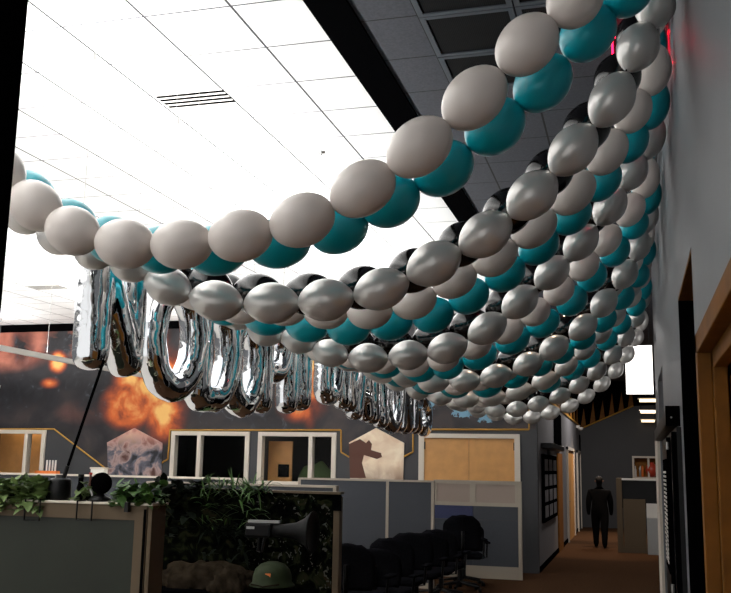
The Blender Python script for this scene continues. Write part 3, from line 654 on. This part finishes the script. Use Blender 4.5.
# ------------------------------------------------------------ office chairs
def chair(x, Y, ztop, rz, label):
    t = thing('office_chair', label, 'chair', (x, Y, 0), 'black office chairs in front of the partitions', rz=rz)
    if 'c' not in CH:
        t0 = []
        bm = bmesh.new(); N, K = 12, 12; g = []
        for i in range(N+1):
            row = []
            for j in range(K+1):
                u = -1+2*i/N; v = j/K; w = .235*(1-.10*abs(2*v-1)**3)*(1 if v < .7 else math.sqrt(max(.35, 1-((v-.7)/.34)**2)))
                row.append(bm.verts.new((u*w, .22+.05*(1-u*u)-.06*math.sin(PI*v)*.5+.04*v, .55+.45*v)))
            g.append(row)
        for i in range(N):
            for j in range(K): bm.faces.new((g[i][j], g[i+1][j], g[i+1][j+1], g[i][j+1]))
        bk = obj('backrest', bm, M['chairfab'], t, smooth=True); md = bk.modifiers.new('s', 'SOLIDIFY'); md.thickness = .045
        bm = bmesh.new(); bx(bm, -.25, .25, -.25, .24, .43, .50); st = obj('seat', bm, M['chairfab'], t, bevel=.03)
        obj('back_support', T([(0, .1, .42), (0, .27, .45), (0, .31, .62), (0, .3, .8)], .022, 8), M['blackgloss'], t)
        for s in (-1, 1):
            ar = obj('armrest', T([(s*.2, .05, .43), (s*.29, .05, .44), (s*.3, .03, .66)], .014, 8), M['blackgloss'], t); obj('arm_pad', box(s*.3-.035, s*.3+.035, -.14, .12, .66, .69), M['chairfab'], ar, bevel=.01)
        obj('gas_column', T([(0, 0, .1), (0, 0, .43)], .028, 10), M['blackgloss'], t)
        for k in range(5):
            a = 2*PI*k/5; e = Vector((math.cos(a)*.28, math.sin(a)*.28, .07))
            l = obj('base_arm', T([(0, 0, .12), tuple(e)], [.026, .016], 8), M['blackgloss'], t)
            obj('caster', T([(e.x-.02, e.y, .03), (e.x+.02, e.y, .03)], .03, 12), M['blackgloss'], l)
        CH['c'] = t
    else:
        for ch in CH['c'].children:
            c = ch.copy(); C.objects.link(c); c.parent = t
            for g in ch.children: d = g.copy(); C.objects.link(d); d.parent = c
    t.scale = (1.2, 1.1, ztop/1.0); return t
CH = {}
for px, py, Y, rz, lab in ((362, 541, 9.8, 2.6, 'nearest black office chair with a broad back, beside the paper stack'), (390, 546, 10.7, 2.3, 'black office chair half hidden behind the nearest one'), (402, 536, 11.4, 2.5, 'black office chair third from the left'),
        (420, 531, 12.1, 2.6, 'black office chair in the middle of the row with a rounded back'), (434, 531, 12.8, 2.9, 'black office chair right of the middle of the row'), (444, 528, 13.5, 2.7, 'black office chair half hidden before the tallest one'),
        (462, 514, 14.3, 2.2, 'tallest black office chair, in front of the blue-lit panel'), (466, 521, 15.1, 1.9, 'rightmost black office chair, at the end of the row')):
    p = at(px, py, Y+.2); chair(p.x, Y, p.z, rz*.25+2.45 if px < 450 else 3.45, lab)
# ------------------------------------------------------------ corridor
def cdoor(n, y0, y1, zt, m, label):
    d = struct('door_%d' % n, box(XC, XC+.02, y0+.1, y1-.1, 0, zt-.08), M[m], label)
    bm = bmesh.new(); bx(bm, XC, XC+.05, y0, y0+.1, 0, zt); bx(bm, XC, XC+.05, y1-.1, y1, 0, zt); bx(bm, XC, XC+.05, y0, y1, zt-.08, zt); obj('door_frame', bm, M['frame'], d)
    obj('handle', T([(XC+.06, y0+.25, 1.0), (XC+.06, y0+.4, 1.0)], .012), M['metal'], d)
    return d
cdoor(4, 24.8, 27.6, CAMZ+.58, 'wood', 'first cream framed door of the corridor')
cdoor(5, 29.3, 31.0, CAMZ+.58, 'wall_cor', 'farthest door of the corridor')
d = struct('door_6', box(XC, XC+.03, 21.7, 23.0, 0, CAMZ+.36), M['brownwood'], 'dark doorway beside the notice board')
p = thing('banner', 'narrow tall black banner high on the corridor left wall', 'banner', (XC+.03, 21.6, CAMZ+.36)); obj('cloth', box(.0, .02, -.7, 1.0, .05, .88), M['black'], p)
p = thing('banner', 'narrow black banner near the far end of the corridor', 'banner', (XC+.01, 31.2, CAMZ-.4)); obj('cloth', box(.0, .02, -.25, .2, .0, 1.5), M['black'], p)
t = thing('notice_board', 'black notice board with grey photo sheets on the corridor wall', 'notice board', (XC+.01, 19.5, CAMZ-.98))
obj('board', box(.0, .03, -1.6, 1.7, 0, 1.26), M['black'], t)
for k in range(3):
    for j in range(4): obj('sheet', box(.03, .034, -1.3+k*1.0, -.6+k*1.0, .08+j*.29, .3+j*.29), M['silversheet'] if 'silversheet' in M else M.setdefault('silversheet', mat('grey photo print', (120, 118, 122), .5, noise=.6, nscale=6)), t)
t = thing('projector_housing', 'black wall lamp housing above the notice board', 'wall lamp', (XC+.01, 19.3, CAMZ+.38)); obj('housing', box(0, .22, -1.5, 1.5, 0, .1), M['blackgloss'], t, bevel=.01); obj('bracket', box(0, .05, -.1, .1, -.1, 0), M['blackgloss'], t)
# crown artwork at the top of the end wall and left wall
def ew(x, y): p = at(x, y, YE-.02); return (p.x, p.z)
art = [ew(592, 427), ew(628, 405), ew(628, 340), (XC, CAMZ+2.8), (XC, ew(592, 427)[1])]
o = obj('wall_graphic', prism([(XC+.0, CAMZ+1.3), (.05, CAMZ+2.05), (4, CAMZ+2.2), (4, CZ), (XC, CZ)], YE-.02, YE-.005), M['black']); tag(o, 'black painted zone with gold spikes high on the corridor end wall', 'wall graphic')
for k in range(6):
    x = XC+.12+k*.3; zb = CAMZ+1.3+(x-XC)*.44
    obj('gold_spike', prism([(x-.09, zb-.02), (x+.09, zb+.04), (x+.03, zb+.62+.1*(k % 2))], YE-.032, YE-.02), M['brownwood'], o)
obj('gold_edge', T([(XC+.02, YE-.035, CAMZ+1.3), (.05, YE-.035, CAMZ+2.05)], .025, 6), M['gold'], o)
o = obj('wall_graphic', box(XC, XC+.01, YB+.2, YE, CAMZ+1.42, CZ), M['black']); tag(o, 'black painted zone above the corridor left wall with a gold lower edge', 'wall graphic')
obj('gold_edge', box(XC, XC+.03, YB+.2, YE, CAMZ+1.38, CAMZ+1.42), M['gold'], o)
for k in range(7):
    y = 21+k*1.5; obj('gold_spike', prism([(y-.35, CAMZ+1.43), (y+.35, CAMZ+1.43), (y, CAMZ+2.0)], XC+.01, XC+.02, 'x'), M['brownwood'], o)
t = thing('security_camera', 'tiny white dome camera at the corridor corner', 'camera', (XC+.01, 29.5, CAMZ+1.25)); obj('mount', box(0, .1, -.05, .05, 0, .08), M['whitemetal'], t); obj('dome', lathe([(.09, 0), (.08, -.05), (.04, -.09), (.005, -.1)], 16), M['whitemetal'], t, smooth=True, loc=(.12, 0, .02))
# far shelf window with vase
a, b = at(632, 456, YE-.15), at(662, 479, YE-.15)
t = thing('wall_shelf', 'white framed shelf box with a red vase on the end wall', 'shelf', ((a.x+b.x)/2, YE-.15, b.z)); w = (b.x-a.x)/2; h = a.z-b.z
obj('frame', wall_holes(-w, w, 0, h, [(-w+.06, -.03+0.05, .05, h-.06), (.05+.03, w-.06, .05, h-.06)], -.15, .14, 'y'), M['frame'], t)
obj('back_board', box(-w, w, .12, .14, 0, h), M['brownwood'], t)
t = thing('vase', 'round red vase standing in the white framed shelf', 'vase', (at(652, 476, YE-.15).x, YE-.15, b.z+.05)); obj('body', lathe([(.06, 0), (.16, .08), (.2, .22), (.16, .36), (.07, .42), (.08, .46)], 20), M['pot'], t, smooth=True)
for k in range(4):
    o = obj('bottle', lathe([(.04, 0), (.045, .02), (.045, .2+.03*k), (.018, .27+.03*k), (.018, .34)], 12), [M['paper'], M['brownwood'], M['metal'], M['orange']][k], smooth=True, loc=(at(635.5+k*2.4, 476, YE-.15).x, YE-.15, b.z+.05))
    tag(o, ['white', 'brown', 'grey', 'orange'][k]+' small bottle in the left half of the white framed shelf', 'bottle', 'bottles on the wall shelf')
# reception cubicle right of the person
Yr = 22.4; xa = at(616, 478, Yr).x; zt = at(630, 478.5, Yr).z
t = thing('reception_counter', 'white panelled counter with a dark glass strip, right of the person', 'counter', (xa+.6, Yr, 0)); xo = -.6
obj('end_post', box(xo, xo+.12, -.05, .8, 0, zt), M['beige'], t)
obj('front_panel', box(xo+.14, xo+.62, -.02, .02, .12, at(630, 499, Yr).z), M['beige'], t)
obj('front_panel', box(xo+.64, xo+1.3, -.03, .01, .72, at(630, 503, Yr).z), M['whitemetal'], t)
obj('waste_panel', box(xo+.64, xo+1.3, -.3, -.04, 0, .78), M['metal'], t)
obj('dark_strip', box(xo+.12, xo+1.6, .1, .14, at(630, 499, Yr).z-.2, zt-.04), M['blackgloss'], t)
obj('top_ledge', box(xo, xo+1.6, -.02, .3, zt-.04, zt), M['whitemetal'], t)
obj('base_rail', box(xo+.12, xo+.64, -.03, .03, 0, .12), M['beige'], t)
obj('return_panel', box(xo+1.3, xo+2.2, -.03, .03, 0, 1.1), M['beige'], t)
# hanging luminous panel and louvre
a, b = at(625, 346, 15), at(653.5, 394, 15)
t = thing('hanging_light_panel', 'bright white rippled hanging light panel over the corridor', 'light', ((a.x+b.x)/2, 15, b.z)); w = (b.x-a.x)/2; h = a.z-b.z
bm = bmesh.new(); n = 24; rows = [[bm.verts.new((s*w, -.03-.03*math.sin(i/n*6*PI), h*i/n)) for s in (-1, 1)]+[bm.verts.new((s*w, .03, h*i/n)) for s in (1, -1)] for i in range(n+1)]
for r0, r1 in zip(rows, rows[1:]):
    for k in range(4): bm.faces.new((r0[k], r0[(k+1) % 4], r1[(k+1) % 4], r1[k]))
bm.faces.new(rows[0]); bm.faces.new(rows[-1])
obj('rippled_diffuser', bm, M['lampglow'], t, smooth=True)
for s in (-1, 1): obj('cord', T([(s*w*.8, 0, h-.02), (s*w*.8, 0, CZ-b.z)], .004, 5), M['blackgloss'], t)
for i, (y, Y) in enumerate(((400.5, 24), (412, 27.6), (421, 31.2))):
    Yy = min(Y, 31.1); p = at(648, y, Yy)
    t = thing('strip_light', ['nearest', 'middle', 'farthest'][i]+' of the three warm strip lights below the bright panel', 'light', (p.x, Yy, p.z), 'strip lights')
    obj('tube', T([(-.2, 0, 0), (.2, 0, 0)], .04, 10), M['striplight'], t)
    obj('bracket', box(-.24, .24, .0, .05, .03, .06), M['frame'], t)
    for s in (-1, 1): obj('rod', T([(s*.2, .02, .06), (s*.2, .02, CZ-p.z)], .006, 5), M['blackgloss'], t)
# ------------------------------------------------------------ person walking away
fp = Vector((-.80, 23.4, 0)); H = at(602, 477, 23.4).z
t = thing('person', 'person in dark clothes walking away down the corridor', 'person', fp)
s = H/1.75
V = [(0, 0, .92, .175, .13), (0, 0, 1.12, .17, .12), (0, .0, 1.30, .20, .13), (0, .01, 1.42, .14, .10), (0, .01, 1.51, .055, .055), (0, .02, 1.58, .07, .08), (0, .02, 1.68, .078, .09), (0, .02, 1.735, .05, .06)]
E_ = [(i, i+1) for i in range(7)]
def limb(root, pts):
    k = root
    for p in pts: V.append(p); E_.append((k, len(V)-1)); k = len(V)-1
for sg, st in ((-1, .1), (1, -.12)):
    limb(0, [(sg*.1, st*.2, .84, .12, .12), (sg*.1, st*.8, .5, .085, .085), (sg*.1, st*1.2-.02, .09, .06, .06), (sg*.105, st*1.2+.12, .035, .045, .03)])
    limb(2, [(sg*.21, 0, 1.37, .08, .08), (sg*.25, .0-st*.3, 1.12, .065, .065), (sg*.255, .05-st*.6, .9, .05, .05), (sg*.25, .07-st*.6, .8, .045, .03)])
me = bpy.data.meshes.new('body'); me.from_pydata([(x*s*1.08, y*s, z*s) for x, y, z, a, b in V], E_, [])
bo = bpy.data.objects.new('body', me); C.objects.link(bo); bo.parent = t; me.materials.append(M['suit'])
bm = bmesh.new(); bm.from_mesh(me); sk = bm.verts.layers.skin.verify(); bm.verts.ensure_lookup_table()
for i, v in enumerate(bm.verts): v[sk].radius = (V[i][3]*s*1.08, V[i][4]*s*1.15); v[sk].use_root = (i == 0)
bm.to_mesh(me); bm.free()
bo.modifiers.new('skin', 'SKIN').use_smooth_shade = True; md = bo.modifiers.new('sub', 'SUBSURF'); md.levels = 2; md.render_levels = 2
bm = bmesh.new(); bmesh.ops.create_uvsphere(bm, u_segments=16, v_segments=10, radius=1)
for v in bm.verts: v.co = Vector((v.co.x*.092, v.co.y*.1+.0, v.co.z*.085+1.69))*s
obj('hair', bm, M['hair'], t, smooth=True)
for sg in (-1, 1): obj('ear', T([(sg*.085*s, .03*s, 1.62*s), (sg*.1*s, .02*s, 1.66*s)], .018*s, 8), M['skin'], t, smooth=True)
# ------------------------------------------------------------ near dark pillar at the left edge
pe = at(15, 150, 2.1)
struct('trim_12', box(pe.x-.3, pe.x, 1.95, 2.1, 0, CZ), M['black'], 'near dark door post at the left edge')
# ------------------------------------------------------------ lights
def light(name, kind, loc, e, col=(1, 1, 1), size=.5, rot=(0, 0, 0), sy=None, spot=None):
    l = bpy.data.lights.new(name, kind); l.energy = e; l.color = col
    if kind == 'AREA': l.size = size; l.shape = 'RECTANGLE' if sy else 'SQUARE'; l.size_y = sy or size
    else: l.shadow_soft_size = size
    if spot: l.spot_size = spot; l.spot_blend = .5
    o = bpy.data.objects.new(name, l); C.objects.link(o); o.location = loc; o.rotation_euler = rot; return o
light('corridor_downlight', 'SPOT', (-.7, 22.5, CZ-.05), 260, (1, .72, .48), .08, spot=1.0)
light('corridor_downlight', 'SPOT', (-.7, 27.5, CZ-.05), 300, (1, .78, .55), .08, spot=1.0)
light('corridor_fill', 'AREA', (-.6, 20.5, CZ-.05), 45, (1, .93, .88), .6, sy=1.8)  # added fill without a fixture, brightens the corridor wall
light('corridor_fill', 'AREA', (-.6, 26, CZ-.05), 90, (1, .93, .88), .6, sy=1.8)  # same added fill, farther down the corridor
light('room_downlight', 'SPOT', (-1.0, 9.0, CZ-.05), 40, (1, .7, .5), .05, spot=1.4)
light('office_fill', 'POINT', (-12.8, 17.9, 2.7), 8, (1, .8, .55), .1)  # unseen fill added so the wood in the left office shows
light('office_fill', 'POINT', (-6.4, 17.65, 2.75), 4, (1, .8, .55), .1)  # second unseen fill, added behind the middle window
w = bpy.data.worlds.new('world'); bpy.context.scene.world = w; w.use_nodes = True
w.node_tree.nodes['Background'].inputs[0].default_value = (1, .985, .96, 1); w.node_tree.nodes['Background'].inputs[1].default_value = .72
sc = bpy.context.scene; sc.view_settings.view_transform = 'Standard'; sc.view_settings.look = 'None'; sc.view_settings.gamma = 1; sc.view_settings.exposure = .5
